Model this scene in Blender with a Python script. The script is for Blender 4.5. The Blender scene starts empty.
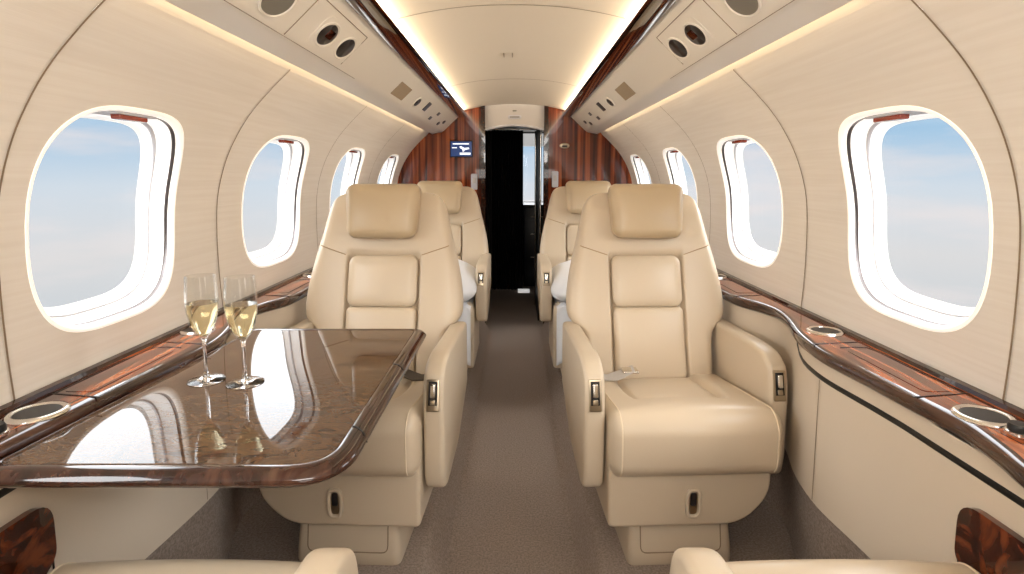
import bpy, bmesh, math, random
from mathutils import Vector, Matrix
random.seed(7)
C = bpy.context.scene.collection
PI = math.pi

# ------------------------------------------------------------------ materials
def lin(c):
    return tuple((v/255/12.92 if v/255 <= .04045 else ((v/255+.055)/1.055)**2.4) for v in c) + (1.0,)

def mat(name, rgb, rough=.5, metal=0, coat=0, ior=1.45, bump=None, spec=.5, vary=None, sheen=0, emit=0):
    m = bpy.data.materials.new(name); m.use_nodes = True
    nt = m.node_tree; b = nt.nodes['Principled BSDF']
    b.inputs['Base Color'].default_value = lin(rgb)
    b.inputs['Roughness'].default_value = rough
    b.inputs['Metallic'].default_value = metal
    b.inputs['Coat Weight'].default_value = coat
    b.inputs['Coat Roughness'].default_value = .03
    b.inputs['IOR'].default_value = ior
    b.inputs['Specular IOR Level'].default_value = spec
    b.inputs['Sheen Weight'].default_value = sheen
    if emit:
        b.inputs['Emission Color'].default_value = lin(rgb); b.inputs['Emission Strength'].default_value = emit
    tc = nt.nodes.new('ShaderNodeTexCoord')
    if vary:                                     # (scale, rgb2, xyz stretch, detail)
        sc, rgb2, st, det = vary
        mp = nt.nodes.new('ShaderNodeMapping'); mp.inputs['Scale'].default_value = st
        nz = nt.nodes.new('ShaderNodeTexNoise'); nz.inputs['Scale'].default_value = sc; nz.inputs['Detail'].default_value = det
        mx = nt.nodes.new('ShaderNodeMix'); mx.data_type = 'RGBA'
        mx.inputs[6].default_value = lin(rgb); mx.inputs[7].default_value = lin(rgb2)
        rp = nt.nodes.new('ShaderNodeValToRGB'); rp.color_ramp.elements[0].position = .35; rp.color_ramp.elements[1].position = .65
        nt.links.new(tc.outputs['Object'], mp.inputs[0]); nt.links.new(mp.outputs[0], nz.inputs[0])
        nt.links.new(nz.outputs[0], rp.inputs[0]); nt.links.new(rp.outputs[0], mx.inputs[0])
        nt.links.new(mx.outputs[2], b.inputs['Base Color'])
    if bump:                                     # (scale, strength, distance, stretch)
        sc, stn, dist, st = bump
        mp = nt.nodes.new('ShaderNodeMapping'); mp.inputs['Scale'].default_value = st
        nz = nt.nodes.new('ShaderNodeTexNoise'); nz.inputs['Scale'].default_value = sc; nz.inputs['Detail'].default_value = 3
        bp = nt.nodes.new('ShaderNodeBump'); bp.inputs['Strength'].default_value = stn; bp.inputs['Distance'].default_value = dist
        nt.links.new(tc.outputs['Object'], mp.inputs[0]); nt.links.new(mp.outputs[0], nz.inputs[0])
        nt.links.new(nz.outputs[0], bp.inputs['Height']); nt.links.new(bp.outputs[0], b.inputs['Normal'])
    return m

def wood(name, stretch, cols, rough=.12, scale=6, dist=1.2):
    m = bpy.data.materials.new(name); m.use_nodes = True
    nt = m.node_tree; b = nt.nodes['Principled BSDF']
    tc = nt.nodes.new('ShaderNodeTexCoord'); mp = nt.nodes.new('ShaderNodeMapping'); mp.inputs['Scale'].default_value = stretch
    nz = nt.nodes.new('ShaderNodeTexNoise'); nz.inputs['Scale'].default_value = scale; nz.inputs['Detail'].default_value = 5
    nz.inputs['Distortion'].default_value = dist
    rp = nt.nodes.new('ShaderNodeValToRGB'); e = rp.color_ramp.elements
    e[0].position = .36; e[0].color = lin(cols[0]); e[1].position = .64; e[1].color = lin(cols[2])
    k = e.new(.5); k.color = lin(cols[1])
    nt.links.new(tc.outputs['Object'], mp.inputs[0]); nt.links.new(mp.outputs[0], nz.inputs[0])
    nt.links.new(nz.outputs[0], rp.inputs[0]); nt.links.new(rp.outputs[0], b.inputs['Base Color'])
    b.inputs['Roughness'].default_value = rough; b.inputs['Coat Weight'].default_value = 1; b.inputs['Coat Roughness'].default_value = .02
    b.inputs['Coat IOR'].default_value = 1.5; b.inputs['Specular IOR Level'].default_value = .1
    return m

def glassy(name, rgb, ior, rough=0):
    m = bpy.data.materials.new(name); m.use_nodes = True
    b = m.node_tree.nodes['Principled BSDF']
    b.inputs['Base Color'].default_value = lin(rgb); b.inputs['Transmission Weight'].default_value = 1
    b.inputs['IOR'].default_value = ior; b.inputs['Roughness'].default_value = rough
    return m

def pane_mat():
    m = bpy.data.materials.new('window_acrylic'); m.use_nodes = True
    nt = m.node_tree; nt.nodes.remove(nt.nodes['Principled BSDF'])
    out = nt.nodes['Material Output']
    t = nt.nodes.new('ShaderNodeBsdfTransparent'); t.inputs[0].default_value = (.97, .98, .985, 1)
    g = nt.nodes.new('ShaderNodeBsdfGlossy'); g.inputs['Roughness'].default_value = 0
    mx = nt.nodes.new('ShaderNodeMixShader')
    mx.inputs[0].default_value = .004; nt.links.new(t.outputs[0], mx.inputs[1]); nt.links.new(g.outputs[0], mx.inputs[2])
    nt.links.new(mx.outputs[0], out.inputs[0])
    return m

def thin_glass():
    m = bpy.data.materials.new('clear_crystal'); m.use_nodes = True
    nt = m.node_tree; nt.nodes.remove(nt.nodes['Principled BSDF'])
    t = nt.nodes.new('ShaderNodeBsdfTransparent'); t.inputs[0].default_value = (.97, .975, .97, 1)
    g = nt.nodes.new('ShaderNodeBsdfGlossy'); g.inputs['Roughness'].default_value = .01
    lw = nt.nodes.new('ShaderNodeLayerWeight'); lw.inputs[0].default_value = .5
    pw = nt.nodes.new('ShaderNodeMath'); pw.operation = 'POWER'; pw.inputs[1].default_value = 3
    nt.links.new(lw.outputs['Facing'], pw.inputs[0])
    fr = nt.nodes.new('ShaderNodeMath'); fr.operation = 'MULTIPLY_ADD'; fr.inputs[1].default_value = .62; fr.inputs[2].default_value = .035
    nt.links.new(pw.outputs[0], fr.inputs[0])
    mx = nt.nodes.new('ShaderNodeMixShader')
    nt.links.new(fr.outputs[0], mx.inputs[0]); nt.links.new(t.outputs[0], mx.inputs[1]); nt.links.new(g.outputs[0], mx.inputs[2])
    nt.links.new(mx.outputs[0], nt.nodes['Material Output'].inputs[0])
    return m

M = dict(
    leather=mat('cream_leather', (200, 183, 159), .30, bump=(260, .10, .002, (1, 1, 1)), spec=.45),
    leather_head=mat('tan_leather', (186, 165, 134), .30, bump=(260, .10, .002, (1, 1, 1)), spec=.45),
    shell=mat('beige_seat_shell', (199, 183, 160), .38),
    stitch=mat('seam_thread', (158, 130, 96), .7),
    pale_stitch=mat('pale_thread', (222, 206, 180), .7),
    wall=mat('cream_wall_fabric', (232, 226, 218), .65, bump=(40, .12, .002, (1, .15, 14)), vary=(9, (227, 220, 211), (1, .3, 12), 4)),
    ceil=mat('cream_ceiling_lining', (236, 227, 211), .6),
    psu=mat('ivory_console_paint', (243, 237, 226), .42),
    panel=mat('beige_side_panel', (207, 193, 174), .5),
    white=mat('glowing_white_liner', (250, 249, 247), .35, emit=.30),  # emission paints daylight glow onto liners and frames; no lamp inside
    lip=mat('glowing_white_lip', (246, 241, 232), .4, emit=.32),  # self-glow added for the bright halo around the openings
    slot=mat('grey_shade_slot', (132, 126, 126), .5),
    bezel=mat('grey_bezel', (200, 199, 204), .4),
    seam=mat('dark_seam', (140, 121, 99), .6),
    black=mat('black_plastic', (16, 15, 15), .35),
    hole=mat('dark_recess', (40, 34, 32), .3),
    grey=mat('grey_lens', (128, 124, 114), .35),
    mesh=mat('taupe_speaker_mesh', (170, 152, 128), .8),
    chrome=mat('polished_metal', (225, 222, 216), .14, metal=1),
    dullmetal=mat('bronze_metal', (176, 162, 140), .3, metal=1),
    carpet=mat('taupe_carpet', (166, 149, 136), .95, bump=(420, .8, .006, (1, 1, 1)), vary=(150, (134, 118, 106), (1, 1, 1), 3), spec=.1, sheen=.15),
    curtain=mat('black_curtain_cloth', (26, 24, 26), .85, spec=.2),
    dark=mat('dark_cockpit_lining', (22, 20, 20), .7),
    greywhite=mat('pale_grey_header', (196, 190, 184), .4),
    cloth=mat('white_quilted_cloth', (222, 223, 226), .85, bump=(60, .25, .004, (1, 1, 1)), sheen=.3),
    belt=mat('grey_belt_webbing', (188, 182, 176), .6),
    darkbelt=mat('charcoal_belt_buckle', (60, 54, 50), .4),
    redwood=mat('red_wood_pull', (150, 58, 34), .25, coat=.6),
    screen=mat('blue_display', (22, 48, 96), .2, emit=.6),
    screenw=mat('white_display_marks', (230, 236, 244), .3, emit=.8),
    ledge=wood('glossy_walnut_ledge', (13, .8, 13), ((40, 14, 7), (112, 48, 22), (186, 104, 58)), scale=4, dist=.7),
    rim=wood('dark_walnut_rim', (6, 1, 6), ((34, 18, 13), (56, 32, 24), (76, 48, 36)), scale=3),
    rail=wood('dark_rosewood_rail', (8, .6, 8), ((15, 6, 4), (38, 17, 10), (62, 32, 19)), scale=5, rough=.1),
    bulk=wood('striped_rosewood', (13, 13, .25), ((58, 22, 12), (116, 50, 25), (166, 88, 50)), scale=2.2, dist=.6),
    burl=wood('burl_wood', (2, 2, 2), ((26, 9, 5), (70, 29, 14), (112, 56, 29)), scale=5, dist=3),
    glass=thin_glass(), crystal=glassy('solid_crystal', (255, 255, 255), 1.45),
    wine=glassy('pale_gold_sparkling_wine', (252, 240, 204), 1.33),
    pane=pane_mat(),
)

def marble():
    m = bpy.data.materials.new('polished_brown_marble'); m.use_nodes = True
    nt = m.node_tree; b = nt.nodes['Principled BSDF']
    tc = nt.nodes.new('ShaderNodeTexCoord')
    mp = nt.nodes.new('ShaderNodeMapping'); mp.inputs['Rotation'].default_value = (0, 0, .5); mp.inputs['Scale'].default_value = (2.2, 5.5, 3)
    nz = nt.nodes.new('ShaderNodeTexNoise'); nz.inputs['Scale'].default_value = 5.5; nz.inputs['Detail'].default_value = 9; nz.inputs['Roughness'].default_value = .68; nz.inputs['Distortion'].default_value = 1.6
    rp = nt.nodes.new('ShaderNodeValToRGB'); e = rp.color_ramp.elements
    e[0].position = .3; e[0].color = lin((60, 46, 37)); e[1].position = .75; e[1].color = lin((106, 82, 60))
    for p, c in ((.45, (74, 56, 44)), (.52, (100, 74, 52)), (.56, (80, 61, 47))):
        k = e.new(p); k.color = lin(c)
    nt.links.new(tc.outputs['Object'], mp.inputs[0]); nt.links.new(mp.outputs[0], nz.inputs[0])
    nt.links.new(nz.outputs[0], rp.inputs[0]); nt.links.new(rp.outputs[0], b.inputs['Base Color'])
    b.inputs['Roughness'].default_value = .3; b.inputs['Specular IOR Level'].default_value = 0
    b.inputs['Coat Weight'].default_value = 1; b.inputs['Coat IOR'].default_value = 1.5; b.inputs['Coat Roughness'].default_value = .012
    return m
M['marble'] = marble()

# ------------------------------------------------------------------ helpers
def obj(name, bm, m, parent=None, smooth=True, angle=None):
    me = bpy.data.meshes.new(name)
    bmesh.ops.recalc_face_normals(bm, faces=bm.faces[:])
    bm.to_mesh(me); bm.free()
    if smooth:
        for p in me.polygons: p.use_smooth = True
        angle = angle or 50
        if angle: me.set_sharp_from_angle(angle=math.radians(angle))
    o = bpy.data.objects.new(name, me); C.objects.link(o)
    o.data.materials.append(M[m] if isinstance(m, str) else m)
    if parent: o.parent = parent
    return o

def tag(o, label, cat, group=None):
    o['label'] = label; o['category'] = cat
    if group: o['group'] = group
    return o

def thing(name, label, cat, loc=(0, 0, 0), rz=0, group=None):
    o = bpy.data.objects.new(name, None); C.objects.link(o)
    o.location = loc; o.rotation_euler = (0, 0, rz)
    return tag(o, label, cat, group)

def struct(name, bm, m, parent=None, **k):
    o = obj(name, bm, m, parent, **k)
    if not parent: o['kind'] = 'structure'
    return o

def copy_tree(o, parent=None):
    c = o.copy(); C.objects.link(c)
    if parent: c.parent = parent
    for ch in list(o.children): copy_tree(ch, c)
    return c

def loft(loops, closed=True, cap=True, bm=None):
    bm = bm or bmesh.new()
    L = [[bm.verts.new(p) for p in lp] for lp in loops]
    n = len(L[0])
    for a, b in zip(L, L[1:]):
        for i in range(n if closed else n-1):
            j = (i+1) % n
            bm.faces.new((a[i], a[j], b[j], b[i]))
    if cap and closed:
        bm.faces.new(L[0]); bm.faces.new(L[-1])
    return bm

def tube(pts, r, n=8, bm=None, closed=False):
    pts = [Vector(p) for p in pts]; loops = []
    N = len(pts); up = None
    for i, p in enumerate(pts):
        if closed: t = pts[(i+1) % N]-pts[i-1]
        else: t = pts[min(i+1, N-1)]-pts[max(i-1, 0)]
        t.normalize()
        if up is None:
            up = Vector((0, 0, 1)) if abs(t.z) < .9 else Vector((1, 0, 0))
        u = t.cross(up).normalized(); v = u.cross(t).normalized(); up = v
        loops.append([p+r*(math.cos(a)*u+math.sin(a)*v) for a in [2*PI*k/n for k in range(n)]])
    if closed: loops.append(loops[0])
    bm = loft(loops, cap=not closed, bm=bm)
    if closed: bmesh.ops.remove_doubles(bm, verts=bm.verts[:], dist=1e-6)
    return bm

def lathe(prof, n=40, at=(0, 0, 0), bm=None, cap=True):
    loops = [[(at[0]+r*math.cos(2*PI*k/n), at[1]+r*math.sin(2*PI*k/n), at[2]+z) for k in range(n)] for r, z in prof]
    return loft(loops, cap=cap, bm=bm)

def rbmap(h, r, c=(0, 0, 0), f=None):
    """maps a point of the cube [-1,1]^3 surface to a rounded box"""
    def fn(p):
        inner = []; q = []
        for i in range(3):
            v = p[i]*h[i]; lim = h[i]-r[i]
            k = max(-lim, min(lim, v)); inner.append(k); q.append((v-k)/r[i])
        l = math.sqrt(sum(a*a for a in q)) or 1
        w = [inner[i]+r[i]*q[i]/l for i in range(3)]
        w = [w[i]+c[i] for i in range(3)]
        return f(*w) if f else tuple(w)
    return fn

def rbox(h, r, c=(0, 0, 0), f=None, n=12, m=5, bm=None):
    if not isinstance(r, (tuple, list)): r = (r, r, r)
    r = [min(r[i], h[i]*.999) for i in range(3)]
    fn = rbmap(h, r, c, f)
    bm = bm or bmesh.new()
    G = []
    for i in range(3):
        e = (h[i]-r[i])/h[i]
        g = [-1+(1-e)*(1-math.cos(k/m*PI/2))*1.0 if False else -1+(1-e)*k/m for k in range(m)]
        g += [-e+2*e*k/n for k in range(n)]
        g += [e+(1-e)*k/m for k in range(m+1)]
        G.append(g)
    new = []
    for ax in range(3):
        a, b = (ax+1) % 3, (ax+2) % 3
        for s in (-1, 1):
            grid = []
            for u in G[a]:
                row = []
                for v in G[b]:
                    p = [0, 0, 0]; p[ax] = s; p[a] = u; p[b] = v
                    row.append(bm.verts.new(fn(p)))
                grid.append(row); new += row
            for i in range(len(grid)-1):
                for j in range(len(grid[0])-1):
                    bm.faces.new((grid[i][j], grid[i+1][j], grid[i+1][j+1], grid[i][j+1]))
    bmesh.ops.remove_doubles(bm, verts=new, dist=1e-5)
    return bm

def prism(pts, axis, a, b, bev=0, seg=3, bm=None):
    """extrude a polygon: axis 'x' pts=(y,z); 'y' pts=(x,z); 'z' pts=(x,y)"""
    def P(p, t): return {'x': (t, p[0], p[1]), 'y': (p[0], t, p[1]), 'z': (p[0], p[1], t)}[axis]
    b2 = bmesh.new()
    A = [b2.verts.new(P(p, a)) for p in pts]; B = [b2.verts.new(P(p, b)) for p in pts]
    n = len(pts)
    b2.faces.new(A); b2.faces.new(B[::-1])
    for i in range(n):
        j = (i+1) % n; b2.faces.new((A[i], B[i], B[j], A[j]))
    bmesh.ops.recalc_face_normals(b2, faces=b2.faces[:])
    if bev:
        cap = set(b2.faces[:2]) if False else None
        ed = [e for e in b2.edges if len({id(f) for f in e.link_faces}) == 2 and e.calc_face_angle(0) > math.radians(35)]
        bmesh.ops.bevel(b2, geom=ed, offset=bev, segments=seg, profile=.5, affect='EDGES', clamp_overlap=True)
    if bm:
        me = bpy.data.meshes.new('t'); b2.to_mesh(me); b2.free(); bm.from_mesh(me); bpy.data.meshes.remove(me); return bm
    return b2

def box(x0, x1, y0, y1, z0, z1, bev=0, bm=None):
    return prism([(x0, z0), (x1, z0), (x1, z1), (x0, z1)], 'y', y0, y1, bev, 2, bm)

def lerp_tab(tab, t):
    """Catmull-Rom through a table of (t, v)"""
    n = len(tab)
    if t <= tab[0][0]: return tab[0][1]
    if t >= tab[-1][0]: return tab[-1][1]
    for i in range(n-1):
        if tab[i][0] <= t <= tab[i+1][0]: break
    t0, v0 = tab[i]; t1, v1 = tab[i+1]
    dv0 = (v1-tab[i-1][1])/(t1-tab[i-1][0]) if i > 0 else (v1-v0)/(t1-t0)
    dv1 = (tab[i+2][1]-v0)/(tab[i+2][0]-t0) if i+2 < n else (v1-v0)/(t1-t0)
    h = t1-t0; s = (t-t0)/h
    return (v0*(2*s**3-3*s*s+1)+dv0*h*(s**3-2*s*s+s)+v1*(-2*s**3+3*s*s)+dv1*h*(s**3-s*s))

def sstep(a, b, x):
    t = max(0, min(1, (x-a)/(b-a))); return t*t*(3-2*t)

def slab(pts, axis, a, b, r, seg=5):
    """convex outline extruded along an axis with the front rim rounded"""
    n = len(pts); P = [Vector(p) for p in pts]; nr = []
    cen = sum(P, Vector((0, 0)))/n
    for i in range(n):
        t = (P[(i+1) % n]-P[i-1]).normalized(); q = Vector((t.y, -t.x))
        if q.dot(P[i]-cen) < 0: q = -q
        nr.append(q)
    lo = []
    for k in range(seg+1):
        u = k/seg*PI/2; off = r*(1-math.sin(u)); y = a+(b-a)/abs(b-a)*r*(1-math.cos(u))
        pp = [P[i]-nr[i]*off for i in range(n)]
        lo.append([(p.x, y, p.y) if axis == 'y' else (y, p.x, p.y) for p in pp])
    lo.append([(p.x, b, p.y) if axis == 'y' else (b, p.x, p.y) for p in P])
    return loft(lo)

def arc_corner(pts, rad, seg=6):
    """round the corners of a 2-D polygon; rad one number or one per corner"""
    out = []; n = len(pts)
    for i, p in enumerate(pts):
        r = rad[i] if isinstance(rad, (list, tuple)) else rad
        p = Vector(p); a = Vector(pts[i-1]); b = Vector(pts[(i+1) % n])
        if r <= 0: out.append(tuple(p)); continue
        da = (a-p).normalized(); db = (b-p).normalized()
        p0 = p+da*r; p1 = p+db*r
        for k in range(seg+1):
            t = k/seg; out.append(tuple((1-t)**2*p0+2*t*(1-t)*p+t*t*p1))
    return out

# ------------------------------------------------------------------ cabin cross-section
WALL = [(.0, .93), (.3, .945), (.6, .958), (.72, .966), (.85, .972), (1.0, .971), (1.10, .962), (1.19, .938), (1.27, .903), (1.36, .845), (1.44, .772), (1.50, .708)]
def wx(z): return lerp_tab(WALL, z)
TOP = [(.708, 1.50), (.678, 1.535), (.64, 1.577), (.60, 1.62), (.55, 1.665), (.50, 1.71), (.38, 1.765), (.2, 1.80), (0, 1.81)]
Y0, Y1 = -1.3, 4.6
SEAMS = [Y0, -.02, 1.05, 1.83, 2.75, 3.68, Y1]
WINS = [None, (.46, .235), (1.36, .235), (2.275, .262), (3.20, .235), (4.16, .225)]
WZ, WHZ = 1.065, .247
NW = 128
def se_loop(hy, hz, grow=0, n=NW):
    """superellipse opening, (dy, dz) offsets"""
    out = []
    for k in range(n):
        a = 2*PI*k/n; c, s = math.cos(a), math.sin(a); e = 2/3.4
        out.append(((hy+grow)*math.copysign(abs(c)**e, c), (hz+grow)*math.copysign(abs(s)**e, s)))
    return out

WN = 0
def build_wall(side, name):
    global WN
    bm = bmesh.new()
    zlo, zhi = .6, 1.5
    for y0, y1, w in zip(SEAMS, SEAMS[1:], WINS):
        if w is None:
            zs = [zlo+(zhi-zlo)*k/24 for k in range(25)]
            loft([[(side*wx(z), y, z) for z in zs] for y in (y0, y1)], closed=False, cap=False, bm=bm)
            continue
        cy, hy = w
        loop = se_loop(hy, WHZ, .009)
        rect = []
        for dy, dz in loop:
            t = 1e9
            if dy > 1e-9: t = min(t, (y1-cy)/dy)
            if dy < -1e-9: t = min(t, (y0-cy)/dy)
            if dz > 1e-9: t = min(t, (zhi-WZ)/dz)
            if dz < -1e-9: t = min(t, (zlo-WZ)/dz)
            rect.append([cy+dy*t, WZ+dz*t])
        for Y in (y0, y1):
            for Z in (zlo, zhi):
                i = min(range(NW), key=lambda i: (rect[i][0]-Y)**2+(rect[i][1]-Z)**2)
                rect[i] = [Y, Z]
        loops = []
        for k in range(13):
            t = (k/12)**1.2; lp = []
            for (dy, dz), (ry, rz) in zip(loop, rect):
                y = (cy+dy)*(1-t)+ry*t; z = (WZ+dz)*(1-t)+rz*t
                lp.append((side*wx(z), y, z))
            loops.append(lp)
        loft(loops, cap=False, bm=bm)
    # below the ledge and above the console
    loft([[(side*wx(z), y, z) for z in (-.15, 0, .3, .6)] for y in (Y0, Y1)], closed=False, cap=False, bm=bm)
    loft([[(side*x, y, z) for x, z in TOP] for y in (Y0, Y1)], closed=False, cap=False, bm=bm)
    struct(name, bm, 'wall')
    for cyhy in WINS[1:]:
        WN += 1
        build_window(side, *cyhy)

def build_window(side, cy, hy):
    nrm = Vector((side*.985, 0, .17)).normalized()      # outward
    def ring(spec):
        loops = []
        for grow, out in spec:
            lp = []
            for dy, dz in se_loop(hy, WHZ, 0):
                g = grow
                if g > .009 and out > .0125: g = -.001+(grow+.001)*sstep(.55, .95, abs(dy)/hy)*sstep(-.8, .3, dz/WHZ)
                dy *= 1+g/hy; dz *= 1+g/WHZ
                z = WZ+dz; p = Vector((side*wx(z), cy+dy, z))+nrm*out
                lp.append(p)
            loops.append(lp)
        return loft(loops, cap=False)
    root = bpy.data.objects.new('window_%d' % WN, None); C.objects.link(root); root['kind'] = 'structure'
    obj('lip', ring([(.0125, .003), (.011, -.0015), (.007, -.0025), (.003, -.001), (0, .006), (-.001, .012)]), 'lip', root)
    obj('shade_slot', ring([(-.001, .012), (.012, .013), (.012, .021), (-.002, .022)]), 'slot', root)
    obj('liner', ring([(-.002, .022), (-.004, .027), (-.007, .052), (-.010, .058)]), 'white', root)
    obj('bezel', ring([(-.010, .058), (-.0145, .059), (-.0155, .064)]), 'bezel', root)
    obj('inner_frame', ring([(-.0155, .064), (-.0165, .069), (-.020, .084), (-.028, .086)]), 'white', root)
    gl = []
    for k in (1, .9, .8, .7, .6, .5, .4, .3, .2, .1, .01):
        gl.append([Vector((side*wx(WZ+dz*k), cy+dy*k, WZ+dz*k))+nrm*.083 for dy, dz in se_loop(hy, WHZ, -.018)])
    obj('pane', loft(gl), 'pane', root)
    # shade pull at the top of the opening
    z = WZ+WHZ-.012; x = wx(z)
    obj('shade_pull', rbox((.012, .050, .008), .004, (side*(x+.022), cy, z+.004), n=2, m=2), 'redwood', root)
    obj('pull_plate', rbox((.022, .072, .005), .003, (side*(x+.024), cy, z+.012), n=2, m=2), 'bezel', root)

build_wall(-1, 'wall_left'); build_wall(1, 'wall_right')

# seams between wall panels
k = 0
for side in (-1, 1):
    for y in SEAMS[1:-1]:
        k += 1
        zs = [.70+.82*i/40 for i in range(41)]
        lo = []
        for z in zs:
            x = wx(z)-.003
            lo.append([(side*x, y-.0022, z), (side*(x-.0006), y, z), (side*x, y+.0022, z)])
        struct('trim_%d' % k, loft(lo, closed=False, cap=False), 'seam')

# ------------------------------------------------------------------ floor
half = [(0, -.12), (.195, -.12), (.212, -.117), (.222, -.108), (.262, -.014), (.272, -.003), (.288, 0), (.50, 0), (.82, 0), (.96, 0)]
prof = [(-x, z) for x, z in half[::-1]]+half[1:]
ys = [Y0+(4.6-Y0)*i/30 for i in range(31)]
struct('floor', loft([[(x, y, z) for x, z in prof] for y in ys], closed=False, cap=False), 'carpet', angle=50)
bm = box(-.75, .75, 4.6, 7.3, -.14, -.12); struct('floor_entry', bm, 'carpet')

# ------------------------------------------------------------------ ceiling dome
dome = []
for i in range(41):
    t = -1+2*i/40; x = .47*t
    dome.append((x, 1.742-.070*abs(t)**2.2))
struct('ceiling', loft([[(x, y, z) for x, z in dome] for y in (Y0, .2, 1.97, 3.4, 4.6)], closed=False, cap=False), 'ceil')
k = 20
for y in (1.97, 3.42):
    k += 1
    struct('trim_%d' % k, loft([[(x, y-.002, z-.001), (x, y, z-.0018), (x, y+.002, z-.001)] for x, z in dome], closed=False, cap=False), 'seam')
bm = bmesh.new()
for x in (-.045, -.005):
    box(x-.0015, x+.0015, 2.72, 2.80, 1.7385, 1.7425, bm=bm)
struct('trim_25', bm, 'seam')

# ------------------------------------------------------------------ overhead consoles
FA, FB = Vector((.44, 1.65)), Vector((.58, 1.518))
fdir = (FB-FA).normalized(); fn2 = Vector((-fdir.y, fdir.x))
if fn2.y > 0: fn2 = -fn2                                   # facing down and in
def on_face(side, x, y, out=0.0):
    t = (x-FA.x)/(FB.x-FA.x); p = FA+(FB-FA)*t+fn2*out
    return Vector((side*p.x, y, p.y))
def face_basis(side):
    n = Vector((side*fn2.x, 0, fn2.y)); u = Vector((side*fdir.x, 0, fdir.y)); v = Vector((0, 1, 0))
    return u, v, n
def face_lathe(side, x, y, prof, su=1, sv=1, n=36, tilt=0):
    u, v, nn = face_basis(side); p = on_face(side, x, y)
    loops = [[p+u*(r*su*math.cos(2*PI*k/n))+v*(r*sv*math.sin(2*PI*k/n))+nn*h for k in range(n)] for r, h in prof]
    return loft(loops)
def face_box(side, x, y, hu, hv, h0, h1, rad=.004):
    u, v, nn = face_basis(side); p = on_face(side, x, y)
    pts = arc_corner([(-hu, -hv), (hu, -hv), (hu, hv), (-hu, hv)], rad, 4)
    return loft([[p+u*a+v*b+nn*h for a, b in pts] for h in (h0, h1)])
def face_line(side, pts, r=.0012):
    return tube([on_face(side, x, y, .0004) for x, y in pts], r, 6)

for side, word in ((-1, 'left'), (1, 'right')):
    t = thing('overhead_console', 'long ivory overhead service console with dark wood rail along %s side of the ceiling' % word, 'overhead console', (0, 0, 0))
    sec = arc_corner([(.43, 1.66), (.58, 1.518), (.668, 1.502), (.662, 1.514), (.61, 1.535), (.54, 1.62), (.45, 1.665)], [.004, .02, .004, .004, .01, .01, .004], 5)
    obj('body', prism([(side*x, z) for x, z in sec], 'y', Y0, 4.58), 'psu', t, angle=30)
    rs = arc_corner([(.374, 1.652), (.386, 1.640), (.425, 1.634), (.448, 1.634), (.446, 1.652), (.40, 1.656)], [.004, .01, .012, .004, .004, .004], 4)
    obj('rail', prism([(side*x, z) for x, z in rs], 'y', Y0, 4.59), 'rail', t, angle=40)
    # near service panel, its two lamps and the big speaker
    X = .525
    obj('panel_seam', face_line(side, [(.475, .6), (.475, 1.90), (.565, 1.90)]), 'seam', t)
    obj('panel_seam', face_line(side, [(.478, 1.47), (.575, 1.47)]), 'seam', t)
    obj('panel_seam', face_line(side, [(.578, .6), (.578, 2.1)], .0008), 'seam', t)
    sp = obj('speaker', face_lathe(side, .528, 1.33, [(.050, 0), (.050, .004), (.046, .005), (.044, .001), (.012, .0008)], 1, 1.4), 'psu', t)
    obj('speaker_grille', face_lathe(side, .528, 1.33, [(.044, .0005), (.043, .003), (.001, .003)], 1, 1.4), 'grey', sp)
    for yy, xx in ((1.66, .527), (1.83, .527)):
        l = obj('reading_lamp', face_lathe(side, xx, yy, [(.044, 0), (.044, .003), (.041, .0045), (.038, .003), (.036, .0006)], 1, 1.5), 'psu', t)
        obj('lens', face_lathe(side, xx, yy, [(.0365, .0006), (.035, .0025), (.001, .0025)], 1, 1.45), 'hole', l)
        if yy < 1.7:
            u, v, nn = face_basis(side)
            bm = face_box(side, xx-.004, yy+.008, .014, .02, .0025, .005, .006); obj('bulb', bm, 'burl', l)
    obj('panel_outline', face_box(side, .527, 1.745, .052, .165, -.002, .0012, .04), 'psu', t)
    obj('speaker_mesh', face_box(side, .530, 2.72, .038, .12, -.001, .002, .006), 'mesh', t)
    l = obj('air_vent', face_lathe(side, .528, 3.12, [(.024, 0), (.024, .004), (.019, .005), (.018, .001)], 1.5, 2.4), 'psu', t)
    obj('nozzle', face_lathe(side, .528, 3.12, [(.019, .001), (.017, .006), (.001, .006)], 1.35, 2.2), 'hole', l)
    obj('slot', face_box(side, .518, 3.40, .032, .04, 0, .003, .004), 'hole', t)
    for xx, yy in ((.552, 3.74), (.512, 3.85)):
        obj('slot', face_box(side, xx, yy, .013, .035, 0, .002, .003), 'hole', t)
    for xx, yy in ((.552, 4.12), (.528, 4.26)):
        obj('socket', face_lathe(side, xx, yy, [(.011, 0), (.010, .003), (.001, .003)], 1.5, 3.6, 20), 'hole', t)

# ------------------------------------------------------------------ side ledges, lower panels
EDGE_R = [(-1.3, .80), (.3, .80), (.62, .79), (.80, .785), (.88, .805), (.98, .822), (1.08, .815), (1.22, .806), (1.39, .793), (1.50, .803), (1.58, .820), (1.70, .857), (1.80, .878), (1.86, .88), (1.94, .862), (2.03, .826), (2.14, .815), (2.3, .82), (2.9, .82), (3.05, .83), (3.2, .865), (3.32, .87), (3.45, .84), (3.6, .825), (4.6, .82)]
EDGE_L = [(-1.3, .845), (.3, .845), (.8, .845), (1.1, .824), (1.39, .801)] + EDGE_R[9:]
def edge(side, y): return lerp_tab(EDGE_R if side > 0 else EDGE_L, y)
LZ = .72
def pe(side, y): return edge(side, max(y, 1.13))
def pan(side, y, z):
    return pe(side, y)+.018

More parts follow.
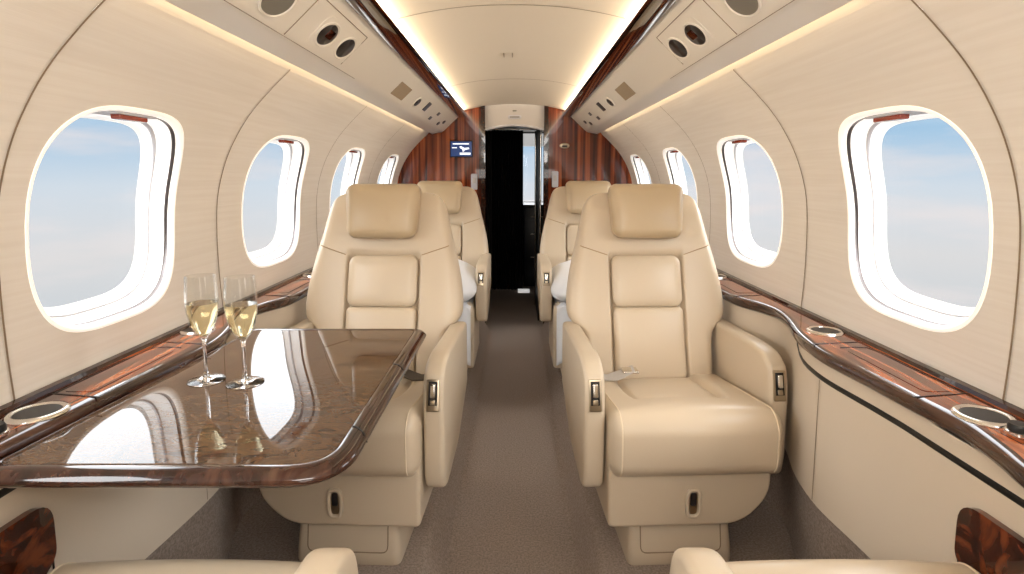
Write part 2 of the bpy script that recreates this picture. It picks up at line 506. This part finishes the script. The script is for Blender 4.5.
nt_ = 40
for side, word in ((-1, 'left'), (1, 'right')):
    t = thing('side_ledge', {-1: 'glossy walnut side ledge running under the left windows, behind the table and flutes', 1: 'glossy walnut side ledge running under the right windows with wavy inner edge'}[side], 'ledge', (0, 0, 0))
    yl = [Y0+(4.58-Y0)*i/220 for i in range(221)]
    lo = []; lo2 = []
    for y in yl:
        e = edge(side, y)
        sec = [(.960, .700), (.958, .722), (.93, .7205), (e+.030, LZ), (e+.024, LZ)]
        lo.append([(side*x, y, z) for x, z in sec])
        sec2 = [(e+.024, LZ), (e+.012, LZ-.001), (e+.004, LZ-.006), (e, LZ-.015), (e+.002, LZ-.026), (e+.010, LZ-.034), (e+.024, LZ-.037), (.96, LZ-.037)]
        lo2.append([(side*x, y, z) for x, z in sec2])
    obj('top_board', loft(lo, closed=False, cap=False), 'ledge', t)
    obj('edge_moulding', loft(lo2, closed=False, cap=False), 'rim', t)
    zt = LZ+.0008
    def line(pts, r=.0014): return tube([(side*x, y, zt) for x, y in pts], r, 6)
    obj('back_strip', prism([(side*.947, .7206), (side*.963, .7206), (side*.963, .732), (side*.950, .730)], 'y', Y0, 4.58), 'rim', t, angle=30)
    for yc in (1.09, 1.45, 2.05, 2.6, 3.4):
        e = edge(side, yc); obj('lid_seam', line([(e+.002, yc), (.947, yc+.02)]), 'black', t)
    for a, b in ((1.11, 1.42), (2.10, 2.38)):
        obj('lid_seam', line([(.935, a), (.935, b-.03), (.928, b), (.90, b+.005), (.86, b)]), 'black', t)
        obj('lid_inlay', prism(arc_corner([(side*.862, a+.01), (side*.928, a+.01), (side*.928, b-.02), (side*.862, b-.02)], .015, 4), 'z', LZ, LZ+.0012), 'ledge', t)
    cups = [(.886, 1.0), (.905, 1.575), (.905, 2.46)] if side > 0 else [(.890, 1.015), (.915, 1.59), (.905, 2.50)]
    for cx, cy in cups:
        c = obj('cup_holder_ring', lathe([(.036, .000), (.037, .004), (.041, .006), (.047, .005), (.050, 0)], at=(side*cx, cy, LZ), cap=False), 'chrome', t)
        obj('cup_well', lathe([(.0375, .003), (.037, .0015), (.020, .0012), (.001, .0012)], at=(side*cx, cy, LZ)), 'black', c)
    kx, ky = (.893, .935) if side > 0 else (.893, .93)
    kb = obj('control_knob', lathe([(.017, 0), (.017, .012), (.015, .016), (.001, .016)], 24, (side*kx, ky, LZ)), 'black', t)
    obj('knob_collar', lathe([(.020, 0), (.020, .003), (.017, .004)], 24, (side*kx, ky, LZ), cap=False), 'chrome', kb)

    # lower side panel
    zs = [.684, .63, .5, .4, .31, .300, .294]
    lo = []
    for y in yl:
        lo.append([(side*(pe(side, y)+.018 if z > .63 else pan(side, y, z)), y, z) for z in zs])
    struct('baseboard_%s' % word, loft(lo, closed=False, cap=False), 'panel')
    lo = [[(side*(pe(side, y)+.018+dx), y, z) for dx, z in ((.002, .300), (.004, .294), (.012, .26), (.03, .03), (.028, 0))] for y in yl]
    struct('trim_%d' % (51 if side < 0 else 52), loft(lo, closed=False, cap=False), 'carpet')
    gp = [(y, .642) for y in [.3+1.2*i/40 for i in range(41)]]+[(1.54, .644), (1.58, .652), (1.61, .668), (1.625, .683)]
    bm = bmesh.new(); lo = []
    for y, z in gp:
        x = pe(side, y)+.018
        lo.append([(side*(x-.0005), y, z-.007), (side*(x-.003), y, z), (side*(x-.0005), y, z+.007)])
    struct('trim_%d' % (31 if side < 0 else 32), loft(lo, closed=False, cap=False), 'black')
    lo = []
    for z in [.634-.0145*i for i in range(24)]:
        x = pan(side, 1.42, z)-.0015
        lo.append([(side*x, 1.4185, z), (side*(x-.0006), 1.42, z), (side*x, 1.4215, z)])
    struct('trim_%d' % (33 if side < 0 else 34), loft(lo, closed=False, cap=False), 'seam')
    # burl corner piece on the panel beside the front seat
    poly = arc_corner([(.955, .585), (.45, .60), (.45, .31), (.80, .31), (.845, .40), (.955, .475)], [.045, .01, .01, .01, .08, .02], 6)
    bm = bmesh.new()
    A = [bm.verts.new((side*(pan(side, y, z)-.014), y, z)) for y, z in poly]
    B = [bm.verts.new((side*(pan(side, y, z)-.001), y, z)) for y, z in poly]
    bm.faces.new(A)
    for i in range(len(A)):
        j = (i+1) % len(A); bm.faces.new((A[i], A[j], B[j], B[i]))
    bmesh.ops.triangulate(bm, faces=[f for f in bm.faces if len(f.verts) > 4])
    struct('trim_%d' % (35 if side < 0 else 36), bm, 'burl', angle=40)
    struct('trim_%d' % (37 if side < 0 else 38), tube([(side*(pan(side, .958, z)-.002), .958, z) for z in (.56, .48, .40, .32, .30)], .0018, 6), 'black')

# ------------------------------------------------------------------ front bulkhead and doorway
DW = .25
for side, word in ((-1, 'left'), (1, 'right')):
    struct('wall_front_%s' % word, prism([(side*DW, -.14), (side*1.02, -.14), (side*1.02, 1.3), (side*.8, 1.62), (side*.4, 1.79), (side*DW, 1.79)], 'y', 4.6, 4.64), 'bulk')
    # jamb
    struct('trim_%d' % (41 if side < 0 else 42), box(side*(DW-.012), side*(DW+.022), 4.575, 4.70, -.12, 1.735), 'rail')
arc = [(-.238+.476*i/24, 1.545+.035*math.cos((-1+2*i/24)*PI/2)) for i in range(25)]
struct('wall_header', prism(arc+[(.238, 1.75), (-.238, 1.75)], 'y', 4.61, 4.66), 'greywhite', smooth=False)
h = struct('trim_43', tube([(x, 4.60, z-.006) for x, z in arc], .010, 8), 'bezel')
t = thing('ceiling_vent', 'small oval grey vent on the header above the doorway', 'vent', (0, 4.606, 1.64))
obj('frame', rbox((.055, .005, .016), (.015, .004, .015), n=3), 'bezel', t)
obj('slot', rbox((.040, .003, .005), (.005, .002, .004), (0, -.004, 0), n=3), 'grey', t)
tag(obj('indicator_light', rbox((.016, .004, .006), .003, (0, 4.607, 1.69), n=2, m=2), 'grey'), 'tiny grey indicator above the oval vent over the doorway', 'indicator')

# entry compartment behind the doorway
for side, word in ((-1, 'left'), (1, 'right')):
    struct('wall_entry_%s' % word, box(side*.62, side*.66, 4.64, 7.3, -.14, 1.8), 'dark')
struct('ceiling_entry', box(-.66, .66, 4.66, 7.3, 1.72, 1.76), 'greywhite')
bm = bmesh.new()
wx0, wx1, wz0, wz1 = .03, .40, .82, 1.70
box(-.66, wx0, 7.2, 7.24, -.14, 1.8, bm=bm); box(wx1, .66, 7.2, 7.24, -.14, 1.8, bm=bm)
box(wx0, wx1, 7.2, 7.24, -.14, wz0, bm=bm); box(wx0, wx1, 7.2, 7.24, wz1, 1.8, bm=bm)
struct('wall_end', bm, 'dark', smooth=False)
w = bpy.data.objects.new('window_20', None); C.objects.link(w); w['kind'] = 'structure'
bm = bmesh.new()
for a in ((wx0, wx1, wz0, wz0+.03), (wx0, wx1, wz1-.16, wz1)): box(a[0], a[1], 7.17, 7.2, a[2], a[3], bm=bm)
obj('frame', bm, 'white', w, smooth=False)
obj('pane', box(wx0, wx1, 7.215, 7.22, wz0, wz1), 'pane', w, smooth=False)

def curtain(x0, x1, folds, y, z0, z1, amp, name, m, label):
    lo = []
    N = folds*10
    for z in [z0+(z1-z0)*i/14 for i in range(15)]:
        f = 1-.35*((z-z0)/(z1-z0))
        lo.append([(x0+(x1-x0)*i/N, y+amp*f*math.sin(2*PI*folds*i/N)+.008*math.sin(5*i/N+z*3), z) for i in range(N+1)])
    o = obj(name, loft(lo, closed=False, cap=False), m); tag(o, label, 'curtain'); return o
curtain(-.255, .088, 9, 6.2, -.10, 1.66, .025, 'curtain', 'curtain', 'black pleated curtain drawn across the doorway at the end of the aisle')
M['greycurt'] = mat('charcoal_cloth', (66, 60, 54), .9)
curtain(-.40, -.235, 4, 6.26, -.10, 1.66, .02, 'curtain', 'greycurt', 'narrow charcoal grey curtain edge left of the black curtain')
struct('trim_44', tube([(-.42, 6.2, 1.675), (.42, 6.2, 1.675)], .012), 'chrome')
t = thing('galley_cabinet', 'dark galley cabinet low behind the doorway, right of black curtain', 'cabinet', (.30, 6.65, -.12))
obj('body', box(-.20, .30, -.2, .3, 0, .93, .01), 'black', t)
obj('worktop', box(-.21, .30, -.22, .3, .93, .96, .006), 'hole', t)
for z in (.35, .62, .82): obj('handle', tube([(-.12, -.215, z), (.1, -.215, z)], .008), 'chrome', t)
d = struct('door_1', box(.205, .222, 4.9, 5.5, -.12, 1.60), 'black')
for x, y, r in ((.222, 4.86, .008), (.200, 5.52, .007)):
    obj('door_edge_strip', tube([(x, y, -.12), (x, y, 1.6)], r), 'chrome', d)
struct('trim_45', box(.03, .16, 6.1, 6.16, -.12, -.085, .004), 'white')  # glowing white plate stands in for a sunlit patch at the threshold

# wall-mounted things on the bulkhead
t = thing('display_screen', 'small blue information screen on left wood bulkhead', 'screen', (-.432, 4.592, 1.384))
obj('bezel', rbox((.092, .008, .066), .005, n=2, m=2), 'black', t)
obj('picture', box(-.085, .085, -.0095, -.007, -.059, .059), 'screen', t, smooth=False)
obj('title_line', box(-.068, .062, -.0105, -.009, .036, .045), 'screenw', t, smooth=False)
obj('text_line', box(-.075, -.035, -.0105, -.009, .006, .013), 'screenw', t, smooth=False)
obj('status_bar', box(-.012, .075, -.0105, -.009, -.046, -.030), 'screenw', t, smooth=False)
obj('aircraft_mark', prism([(-.015, .018), (.0, .022), (.025, .008), (.06, .012), (.066, .0), (.03, -.008), (.02, -.02), (.01, -.02), (.012, -.006), (-.008, .006)], 'y', -.0105, -.009), 'screenw', t, smooth=False)
for side, z, lab in ((-1, 1.12, 'pale grey switch plate on left bulkhead by the door jamb'), (1, 1.14, 'pale grey switch plate on right bulkhead by the door jamb')):
    t = thing('switch_plate', lab, 'switch', (side*.33, 4.595, z))
    obj('plate', rbox((.026, .006, .065), (.01, .004, .01), n=2, m=3), 'bezel', t)
    obj('rocker', rbox((.012, .004, .022), (.004, .003, .004), (0, -.006, .01), n=2, m=2), 'greywhite', t)
t = thing('wall_ornament', 'small oval bronze handle recess high on right bulkhead', 'handle', (.405, 4.596, 1.41))
obj('plate', rbox((.040, .006, .022), (.038, .004, .02), n=3, m=5), 'dullmetal', t)
obj('pull', rbox((.022, .005, .008), (.008, .004, .006), (0, -.007, -.004), n=2, m=3), 'hole', t)
struct('wall_back', box(-1.0, 1.0, Y0-.04, Y0, -.15, 1.85), 'wall')

# ------------------------------------------------------------------ seats
def make_seat(side, label, lean=.28, belt='grey', arm_back=0):
    """side: +1 outboard is +x in local space. Front faces -y, origin on the floor under the cushion front."""
    t = thing('passenger_seat', label, 'seat', group=None)
    # backrest shell
    HW = [(.34, .235), (.50, .245), (.585, .250), (.625, .292), (.66, .304), (.74, .300), (.84, .280), (.94, .254), (1.02, .236), (1.06, .222), (1.09, .200), (1.102, .175)]
    yf = lambda z: .48+(z-.42)*lean
    zs = [.34, .42, .5, .56, .59, .61, .625, .64, .66, .70, .76, .80, .83, .85, .865, .88, .90, .93, .97, 1.01, 1.04, 1.065, 1.083, 1.095, 1.102]
    lo = []; secs = {}
    for z in zs:
        w = lerp_tab(HW, z); y = yf(z); top = sstep(1.03, 1.102, z)
        rec = .030*(1-sstep(.845, .885, z)); bul = .044*(1-.62*sstep(.83, .93, z))*(1-top)
        th = .145*(1-.35*sstep(.6, 1.1, z)); pinch = .025*top
        xs = [0, .07, .122, .134, .142, .150]
        d = [rec, rec, rec, rec*.9, -bul*.2, -bul*.55]
        wide = w-.150
        xs += [.150+wide*.22, .150+wide*.50, .150+wide*.78, .150+wide*.95, w, w-.004, w-.03, w-.08, 0]
        d += [-bul*.92, -bul*.95, -bul*.35, .018, .05, th*.62, th*.92, th, th]
        if w < .2: xs = [x*min(1, w/.2) for x in xs]
        pts = [(x, y+max(dd, pinch) if dd < th*.6 else y+dd-pinch) for x, dd in zip(xs, d)]
        secs[z] = pts
        full = [(x, yy, z) for x, yy in pts]+[(-x, yy, z) for x, yy in pts[-2:0:-1]]
        lo.append(full)
    def surf(x, z):
        za = max(q for q in zs if q <= z); zb = min(q for q in zs if q > z)
        def at(zz):
            p = secs[zz]
            for (x0, y0), (x1, y1) in zip(p, p[1:]):
                if x0 <= x <= x1: return y0+(y1-y0)*(x-x0)/max(1e-6, x1-x0)
            return p[10][1]
        f = (z-za)/(zb-za); return at(za)*(1-f)+at(zb)*f
    o = obj('backrest', loft(lo), 'leather', t)
    sub = o.modifiers.new('s', 'SUBSURF'); sub.levels = 1; sub.render_levels = 2
    for s in (-1, 1):
        zz = [.5+.02*i for i in range(1)]
    sh = lambda zc: (lambda x, y, z: (x, y+(z-zc)*lean, z))
    def ins(zc, hz, r):
        def f(x, y, z):
            b = .010*(1-(x/.13)**2)*(1-((z-zc)/hz)**2)
            return (x, y+(z-zc)*lean-b, z)
        return rbox((.132, .034, hz), (r, .016, r), (0, yf(zc)+.024, zc), f, n=10, m=5)
    obj('upper_cushion', ins(.771, .093, .032), 'leather', t)
    obj('lower_cushion', ins(.549, .128, .020), 'leather', t)
    # stitched seams from shoulder to bolster
    for s in (-1, 1):
        pts = []
        for i in range(9):
            u = i/8; x = .146+.102*u; z = .868+.034*u
            pts.append((s*x, surf(x, z)-.0005, z))
        obj('shoulder_seam', tube(pts, .0017, 6), 'stitch', o)
    # headrest
    def hf(x, y, z):
        b = .012*(1-(x/.14)**2)*(1-((z-1.035)/.1)**2)
        w = 1+.05*(z-1.035)/.1
        return (x*w, y+(z-1.035)*lean*.75-(b if y < yf(1.035)-.03 else 0), z)
    hd = obj('headrest', rbox((.136, .048, .101), (.034, .036, .036), (0, yf(1.035)-.032, 1.035), hf, n=10, m=6), 'leather_head', t)
    obj('headrest_post', box(-.05, .05, yf(.95)+.0, yf(.95)+.05, .90, 1.0, .01), 'leather', hd)
    # cushion
    def cf(x, y, z):
        u = y/.5
        top = sstep(.36, .47, z)
        zz = z-top*(.058*max(0, u-.08))
        cx = 1-sstep(.125, .150, abs(x)+.02*math.cos(u*5))
        cy = sstep(.15, .22, y-.10*(abs(x)/.15)**2*0)
        zz -= top*.013*cx*cy
        zz += top*.010*math.exp(-((y-.07)/.07)**2)*(1-(x/.25)**2)
        groove = math.exp(-((abs(x)-.140)/.009)**2)*cy+math.exp(-((y-.182)/.011)**2)*(1-sstep(.13, .15, abs(x)))
        zz -= top*.010*groove
        yy = y
        if y < .06: yy -= .018*(1-((z-.40)/.1)**2)*(1-(x/.27)**2)
        return (x, yy, zz)
    ch, cr, cc = (.252, .262, .0985), (.030, .062, .055), (0, .262, .397)
    cu = obj('seat_cushion', rbox(ch, cr, cc, cf, n=56, m=7), 'leather', t)
    cmap = rbmap(ch, cr, cc, cf)
    for s in (-1, 1):
        px_ = s*.885
        path = [cmap((px_, -1, -.9+1.8*i/16)) for i in range(17)]+[cmap((px_, -1+1.2*i/20, 1)) for i in range(21)]
        obj('piping', tube(path, .0022, 6), 'pale_stitch', cu)
    # armrests
    for s in (-1, 1):
        out = (s == side)
        yb = 0
        pr = [(.60, .617), (.20, .626), (.135, .618), (.090, .588), (.076, .545), (.070, .49), (.072, .30), (.085, .24), (.13, .222), (.36, .25), (.60, .38)]
        pr = [(y+arm_back, z) for y, z in pr]
        if out: pr = [(y+.05, z) for y, z in pr]
        pr = arc_corner(pr, [.0, .02, .02, .015, .015, .02, .02, .02, .02, .04, .01], 3)
        a = obj('armrest', prism(pr, 'x', s*.256, s*.318, .016, 4), 'shell', t, angle=60)
        ym = .0665
        ctr = Matrix.Translation((s*.287, ym+.0125+arm_back+(.05 if out else 0), .532)) @ Matrix.Rotation(math.radians(-12), 4, 'X')
        def put(bm): bm.transform(ctr); return bm
        cp = obj('control_panel', put(prism(arc_corner([(-.019, -.048), (.019, -.048), (.019, .045), (-.019, .045)], .004, 3), 'y', -.006, .006, .0015, 2)), 'dullmetal', a, angle=40)
        obj('panel_recess', put(box(-.013, .013, -.0068, -.005, -.030, .038)), 'black', cp, smooth=False)
        obj('recline_lever', put(rbox((.008, .006, .020), .004, (0, -.008, .012), n=2, m=3)), 'chrome', cp)
        obj('lever_button', put(rbox((.008, .004, .008), .003, (0, -.007, -.021), n=2, m=3)), 'dullmetal', cp)
    # leg-rest apron with the outboard lower corner swept up
    q = side
    ap = [(-q*.250, .138), (q*.150, .138), (q*.232, .225), (q*.236, .35), (-q*.250, .35)]
    ap = arc_corner(ap, [.02, .06, .045, .01, .01], 6)
    ax = obj('leg_rest', slab(ap, 'y', .042, .46, .012), 'leather', t, angle=50)
    ring = []
    for i in range(28):
        a = 2*PI*i/28; e = .6
        ring.append((.019*math.copysign(abs(math.cos(a))**e, math.cos(a)), .012, .214+.041*math.copysign(abs(math.sin(a))**e, math.sin(a))))
    hd2 = obj('pull_handle', tube([(x, .037, z) for x, y, z in ring], .006, 8, closed=True), 'shell', ax)
    obj('handle_slot', rbox((.015, .004, .036), (.012, .003, .012), (0, .0405, .214), n=2, m=3), 'dullmetal', hd2)
    obj('slot_shadow', rbox((.009, .003, .020), (.006, .002, .006), (0, .0368, .226), n=2, m=3), 'hole', hd2)
    # pedestal
    b0 = -q*.022
    lo = []
    for z, hx, yy in ((.0, .158, .068), (.012, .160, .064), (.05, .158, .066), (.165, .150, .085)):
        lo.append([(b0+x, y, z) for x, y in arc_corner([(-hx, yy), (hx, yy), (hx, .42), (-hx, .42)], .025, 4)])
    pd = obj('pedestal', loft(lo), 'shell', t, angle=50)
    gy = lambda z: .0635+max(0, z-.03)*.16
    gl = arc_corner([(b0-.122, .16), (b0-.122, .042), (b0+.122, .042), (b0+.122, .16)], [0, .02, .02, 0], 5)
    obj('cover_seam', tube([(x, gy(z), z) for x, z in gl], .002, 6), 'seam', pd)
    # seat belt
    zc = lambda y: .4955-.058*max(0, y/.5-.08)
    bx_ = -q
    def ribbon(path, w, th=.003):
        lo = []
        for i, (x, y, z, tw) in enumerate(path):
            p = Vector((x, y, z)); dv = Vector((math.cos(tw)*.3, math.sin(tw), 0)).normalized()*w
            dv = Vector((-math.sin(tw), math.cos(tw), 0))*w
            lo.append([p-dv, p+dv, p+dv+Vector((0, 0, th)), p-dv+Vector((0, 0, th))])
        return loft(lo)
    if belt:
        tw = .5 if bx_ < 0 else -.5
        pth = [(bx_*.246, .45, zc(.45)-.03, 0), (bx_*.236, .435, zc(.43)+.004, 0), (bx_*.205, .42, zc(.42)+.006, -bx_*.2), (bx_*.165, .405, zc(.4)+.006, -bx_*.35), (bx_*.135, .40, zc(.4)+.02, -bx_*.2), (bx_*.085, .42, zc(.41)+.034, bx_*.1)]
        sb = obj('seat_belt', ribbon(pth, .032), 'belt' if belt == 'grey' else 'darkbelt', t, angle=30)
        obj('buckle', rbox((.028, .026, .005), .004, (bx_*.10, .416, zc(.41)+.030), n=2, m=2), 'chrome' if belt == 'grey' else 'darkbelt', sb)
    return t

SX = .522
near_r = make_seat(1, 'large cream leather seat right of aisle with grey belt on its cushion, facing forward view')
near_r['label'] = 'large cream leather seat right of the aisle, pale grey belt lying on its cushion'
near_r.location = (SX+.012, 1.505, 0); near_r.rotation_euler.z = math.radians(2.6)
near_l = make_seat(-1, 'cream leather seat left of the aisle, partly hidden behind the marble table', belt='dark')
near_l.location = (-SX+.004, 1.505, 0); near_l.rotation_euler.z = math.radians(-2.6)
far_r = copy_tree(near_r); far_r['label'] = 'cream leather seat at right bulkhead with white pillow, behind the large right seat'
far_r.location = (.462, 2.87, 0); far_r.rotation_euler.z = 0
far_l = copy_tree(near_l); far_l['label'] = 'cream leather seat at left bulkhead under the blue screen, with white pillow'
far_l.location = (-.462, 2.87, 0); far_l.rotation_euler.z = 0
front_l = make_seat(1, 'cream leather seat with its back to the viewpoint, cut off below the marble table', lean=.50, belt=None, arm_back=.035)
front_l.location = (-.552, .942, 0); front_l.rotation_euler = (0, 0, PI)
front_r = make_seat(-1, 'cream leather seat with its back to the viewpoint, cut off at bottom right', lean=.50, belt=None, arm_back=.035)
front_r.location = (.574, .942, 0); front_r.rotation_euler = (0, 0, PI)
for f in (far_r, far_l):
    for ch in f.children:
        if ch.name.startswith('armrest'): ch.scale.z = .8; ch.location.z = .195
for s in (near_r, near_l, far_r, far_l, front_l, front_r): s['group'] = 'cream leather cabin seats'

# white pillows and throws on the far seats
def pillow(label, loc, s):
    def f(x, y, z):
        d = 1-.35*((x/.25)**2+(y/.25)**2)
        n = .008*math.sin(x*17+1)*math.sin(y*14)
        return (x, y, z*max(.25, d)+n)
    o = obj('pillow', rbox((.245, .25, .105), (.10, .10, .10), (0, 0, 0), f, n=12, m=7), 'cloth')
    o.location = loc; o.rotation_euler = (.10, s*.12, 0)
    tag(o, label, 'pillow', 'white pillows on the far seats'); return o
pillow('puffy white pillow on the far right seat', (.44, 3.06, .60), -1)
pillow('puffy white pillow on the far left seat', (-.44, 3.06, .60), 1)
def throw(label, cx, s):
    lo = []
    for i in range(25):
        u = i/24
        if u < .45: y, z = 3.25-(3.25-2.86)*u/.45, .492
        else:
            v = (u-.45)/.55; y = 2.842+.02*math.cos(v*PI/2)-.004; z = .492-.30*v
        row = []
        for k in range(17):
            x = cx-.238+.476*k/16
            w = .006*math.sin(k*1.1)*max(0, u-.4)
            row.append((x, y+w-.012, z+.006-(.02*max(0, abs(x-cx)-.215)/.03)))
        lo.append(row)
    o = obj('throw_blanket', loft(lo, closed=False, cap=False), 'cloth')
    m = o.modifiers.new('t', 'SOLIDIFY'); m.thickness = .008
    tag(o, label, 'blanket', 'white throws over the far seats'); return o
throw('white throw draped over the front of the far right seat cushion', .462, -1)
throw('white throw draped over the front of the far left seat cushion', -.462, 1)

# ------------------------------------------------------------------ table
TX0, TX1, TY0, TY1, TZ = -.789, -.258, .828, 1.692, .70
t = thing('fold_out_table', 'glossy brown marble table with dark walnut rim, fixed to left ledge', 'table', (0, 0, 0))
def tl(o, z):
    pts = arc_corner([(TX0-.052+o*.3, TY0+o), (TX1-o, TY0+o), (TX1-o, TY1-o), (TX0+o*.3, TY1-o)], [max(.02, .05-o), max(.03, .105-o), max(.02, .045-o), .01], 10)
    return [(x, y, z) for x, y in pts]
obj('rim', loft([tl(.040, .673), tl(.020, .673), tl(.008, .675), tl(.001, .681), tl(0, .687), tl(.004, .692), tl(.012, .699), tl(.020, .7015), tl(.030, .7015), tl(.0345, .7000), tl(.0345, .69)], cap=True), 'rim', t, angle=50)
obj('marble_top', loft([tl(.035, .692), tl(.035, .6995), tl(.0365, .7006)]), 'marble', t, angle=30)
obj('support_arm', box(-.66, -.50, 1.0, 1.5, .625, .6735, .006), 'black', t)
obj('support_bracket', prism([(-.79, .6735), (-.55, .6735), (-.79, .61)], 'y', 1.18, 1.30), 'black', t, smooth=False)
for y in (.98, 1.33):
    obj('rim_joint', tube([(TX1-.0335, y+.02, .7018), (TX1-.018, y+.01, .7022), (TX1-.006, y, .6955), (TX1+.0005, y-.006, .682)], .0012, 6), 'black', t)

def flute(x, y, label):
    z0 = .7008
    t = thing('champagne_flute', label, 'glass', (x, y, z0), 0, 'champagne flutes on the marble table')
    sx = 1.0
    outer = [(.001, .0), (.039, .0), (.0398, .0015), (.036, .0035), (.018, .007), (.008, .011), (.0045, .018), (.0038, .04), (.0038, .085), (.0048, .098), (.010, .106), (.020, .120), (.0275, .140), (.0325, .165), (.0345, .19), (.0335, .215), (.0312, .248), (.0306, .2525)]
    inner = [(.0296, .2525), (.0302, .248), (.0325, .215), (.0335, .19), (.0314, .165), (.0264, .141), (.0188, .122), (.009, .110), (.001, .107)]
    foot = [p for p in outer if p[1] <= .011]; stem = [p for p in outer if .011 <= p[1] <= .106]
    obj('bowl', lathe([(.001, .1005)]+[p for p in outer if p[1] >= .10]+inner, 48, cap=True), 'glass', t)
    obj('stem', lathe([(.0079, .0108), (.0045, .018), (.0038, .04), (.0038, .085), (.0048, .098), (.0068, .1010)], 24), 'crystal', t)
    obj('foot', lathe([(.001, .0), (.039, .0), (.0398, .0015), (.036, .0035), (.018, .007), (.008, .011), (.001, .011)], 48), 'crystal', t)
    liq = [(r-.0003, z) for r, z in inner if z < .186][::-1]
    obj('champagne', lathe([(.001, .1075)]+liq[1:]+[(.0327, .187), (.0324, .188), (.001, .188)], 48), 'wine', t)
    t.scale = (1, 1, .965)
    return t
flute(-.694, 1.237, 'tall champagne flute of pale gold wine on the marble table, nearer the window')
flute(-.598, 1.222, 'tall champagne flute of pale gold wine on the marble table, nearer the aisle')

# ------------------------------------------------------------------ lights
def area(name, loc, direction, sx, sy, power, col, spread=180):
    l = bpy.data.lights.new(name, 'AREA'); l.shape = 'RECTANGLE'; l.size = sx; l.size_y = sy
    l.energy = power; l.color = col; l.spread = math.radians(spread)
    o = bpy.data.objects.new(name, l); C.objects.link(o); o.location = loc
    d = Vector(direction).normalized()
    yv = Vector((0, 1, 0)) if abs(d.y) < .9 else Vector((1, 0, 0))
    xax = yv.cross(-d).normalized(); yax = (-d).cross(xax)
    o.rotation_euler = Matrix((xax, yax, -d)).transposed().to_euler()
    return o
WARM = (1, .80, .57)
for s in (-1, 1):
    area('cove_light', (s*.415, 1.65, 1.672), (-s*.78, 0, .62), .02, 5.8, 7.5, WARM)
    area('wall_wash_light', (s*.632, 1.55, 1.545), (s*.9, 0, -.25), .012, 5.6, 3.5, (1, .78, .50))
area('fill_light', (0, -.55, 1.62), (0, .85, -.5), 1.1, .5, 15, (1, .97, .93))  # added fill behind the camera, not a cabin fixture
area('fill_light', (0, -1.1, .95), (0, .85, .5), 1.5, .9, 9, (1, .97, .94))  # second added fill, low behind the camera and aimed upward
for s in (-1, 1):
    l = bpy.data.lights.new('daylight', 'SUN'); l.energy = 4.0; l.angle = math.radians(70); l.color = (1, .98, .95)
    o = bpy.data.objects.new('daylight', l); C.objects.link(o)
    d = Vector((-s*.80, .42, -.42)).normalized()
    o.rotation_euler = d.to_track_quat('-Z', 'Y').to_euler()

# sky with soft clouds
w = bpy.data.worlds.new('sky'); bpy.context.scene.world = w; w.use_nodes = True
nt = w.node_tree; bg = nt.nodes['Background']
tc = nt.nodes.new('ShaderNodeTexCoord'); sep = nt.nodes.new('ShaderNodeSeparateXYZ')
nt.links.new(tc.outputs['Generated'], sep.inputs[0])
mr = nt.nodes.new('ShaderNodeMapRange'); mr.inputs[1].default_value = -.35; mr.inputs[2].default_value = .35
nt.links.new(sep.outputs[2], mr.inputs[0])
rp = nt.nodes.new('ShaderNodeValToRGB'); e = rp.color_ramp.elements
e[0].position = 0; e[0].color = lin((196, 202, 208)); e[1].position = .72; e[1].color = lin((232, 236, 240))
for p, c in ((.22, (204, 208, 212)), (.34, (218, 216, 216)), (.48, (208, 217, 226)), (.60, (164, 197, 224))):
    k = e.new(p); k.color = lin(c)
nt.links.new(mr.outputs[0], rp.inputs[0])
mp = nt.nodes.new('ShaderNodeMapping'); mp.inputs['Scale'].default_value = (2.2, 2.2, 11)
nz = nt.nodes.new('ShaderNodeTexNoise'); nz.inputs['Scale'].default_value = 1.5; nz.inputs['Detail'].default_value = 6
nt.links.new(tc.outputs['Generated'], mp.inputs[0]); nt.links.new(mp.outputs[0], nz.inputs[0])
cr = nt.nodes.new('ShaderNodeValToRGB'); cr.color_ramp.elements[0].position = .48; cr.color_ramp.elements[1].position = .72
cr.color_ramp.elements[1].color = (.75, .75, .75, 1)
nt.links.new(nz.outputs[0], cr.inputs[0])
mx = nt.nodes.new('ShaderNodeMix'); mx.data_type = 'RGBA'; mx.inputs[7].default_value = lin((238, 226, 222))
nt.links.new(cr.outputs[0], mx.inputs[0]); nt.links.new(rp.outputs[0], mx.inputs[6]); nt.links.new(mx.outputs[2], bg.inputs[0])
br = nt.nodes.new('ShaderNodeMapRange'); br.interpolation_type = 'SMOOTHSTEP'      # sky boost added above the view, brightens reflections in the table
br.inputs[1].default_value = .14; br.inputs[2].default_value = .27; br.inputs[3].default_value = .72; br.inputs[4].default_value = 5.0
nt.links.new(sep.outputs[2], br.inputs[0]); nt.links.new(br.outputs[0], bg.inputs[1])

# ------------------------------------------------------------------ camera
cam = bpy.data.cameras.new('camera'); co = bpy.data.objects.new('camera', cam); C.objects.link(co)
co.location = (.015, 0, 1.165); co.rotation_euler = (math.radians(90-6.4), 0, 0)
cam.sensor_width = 36; cam.lens = 560/1024*36
cam.shift_x = -(516.5-512)/1024; cam.shift_y = -(287-239)/1024
cam.clip_start = .02
bpy.context.scene.camera = co
vs = bpy.context.scene.view_settings
vs.view_transform = 'Standard'; vs.look = 'None'; vs.exposure = .6
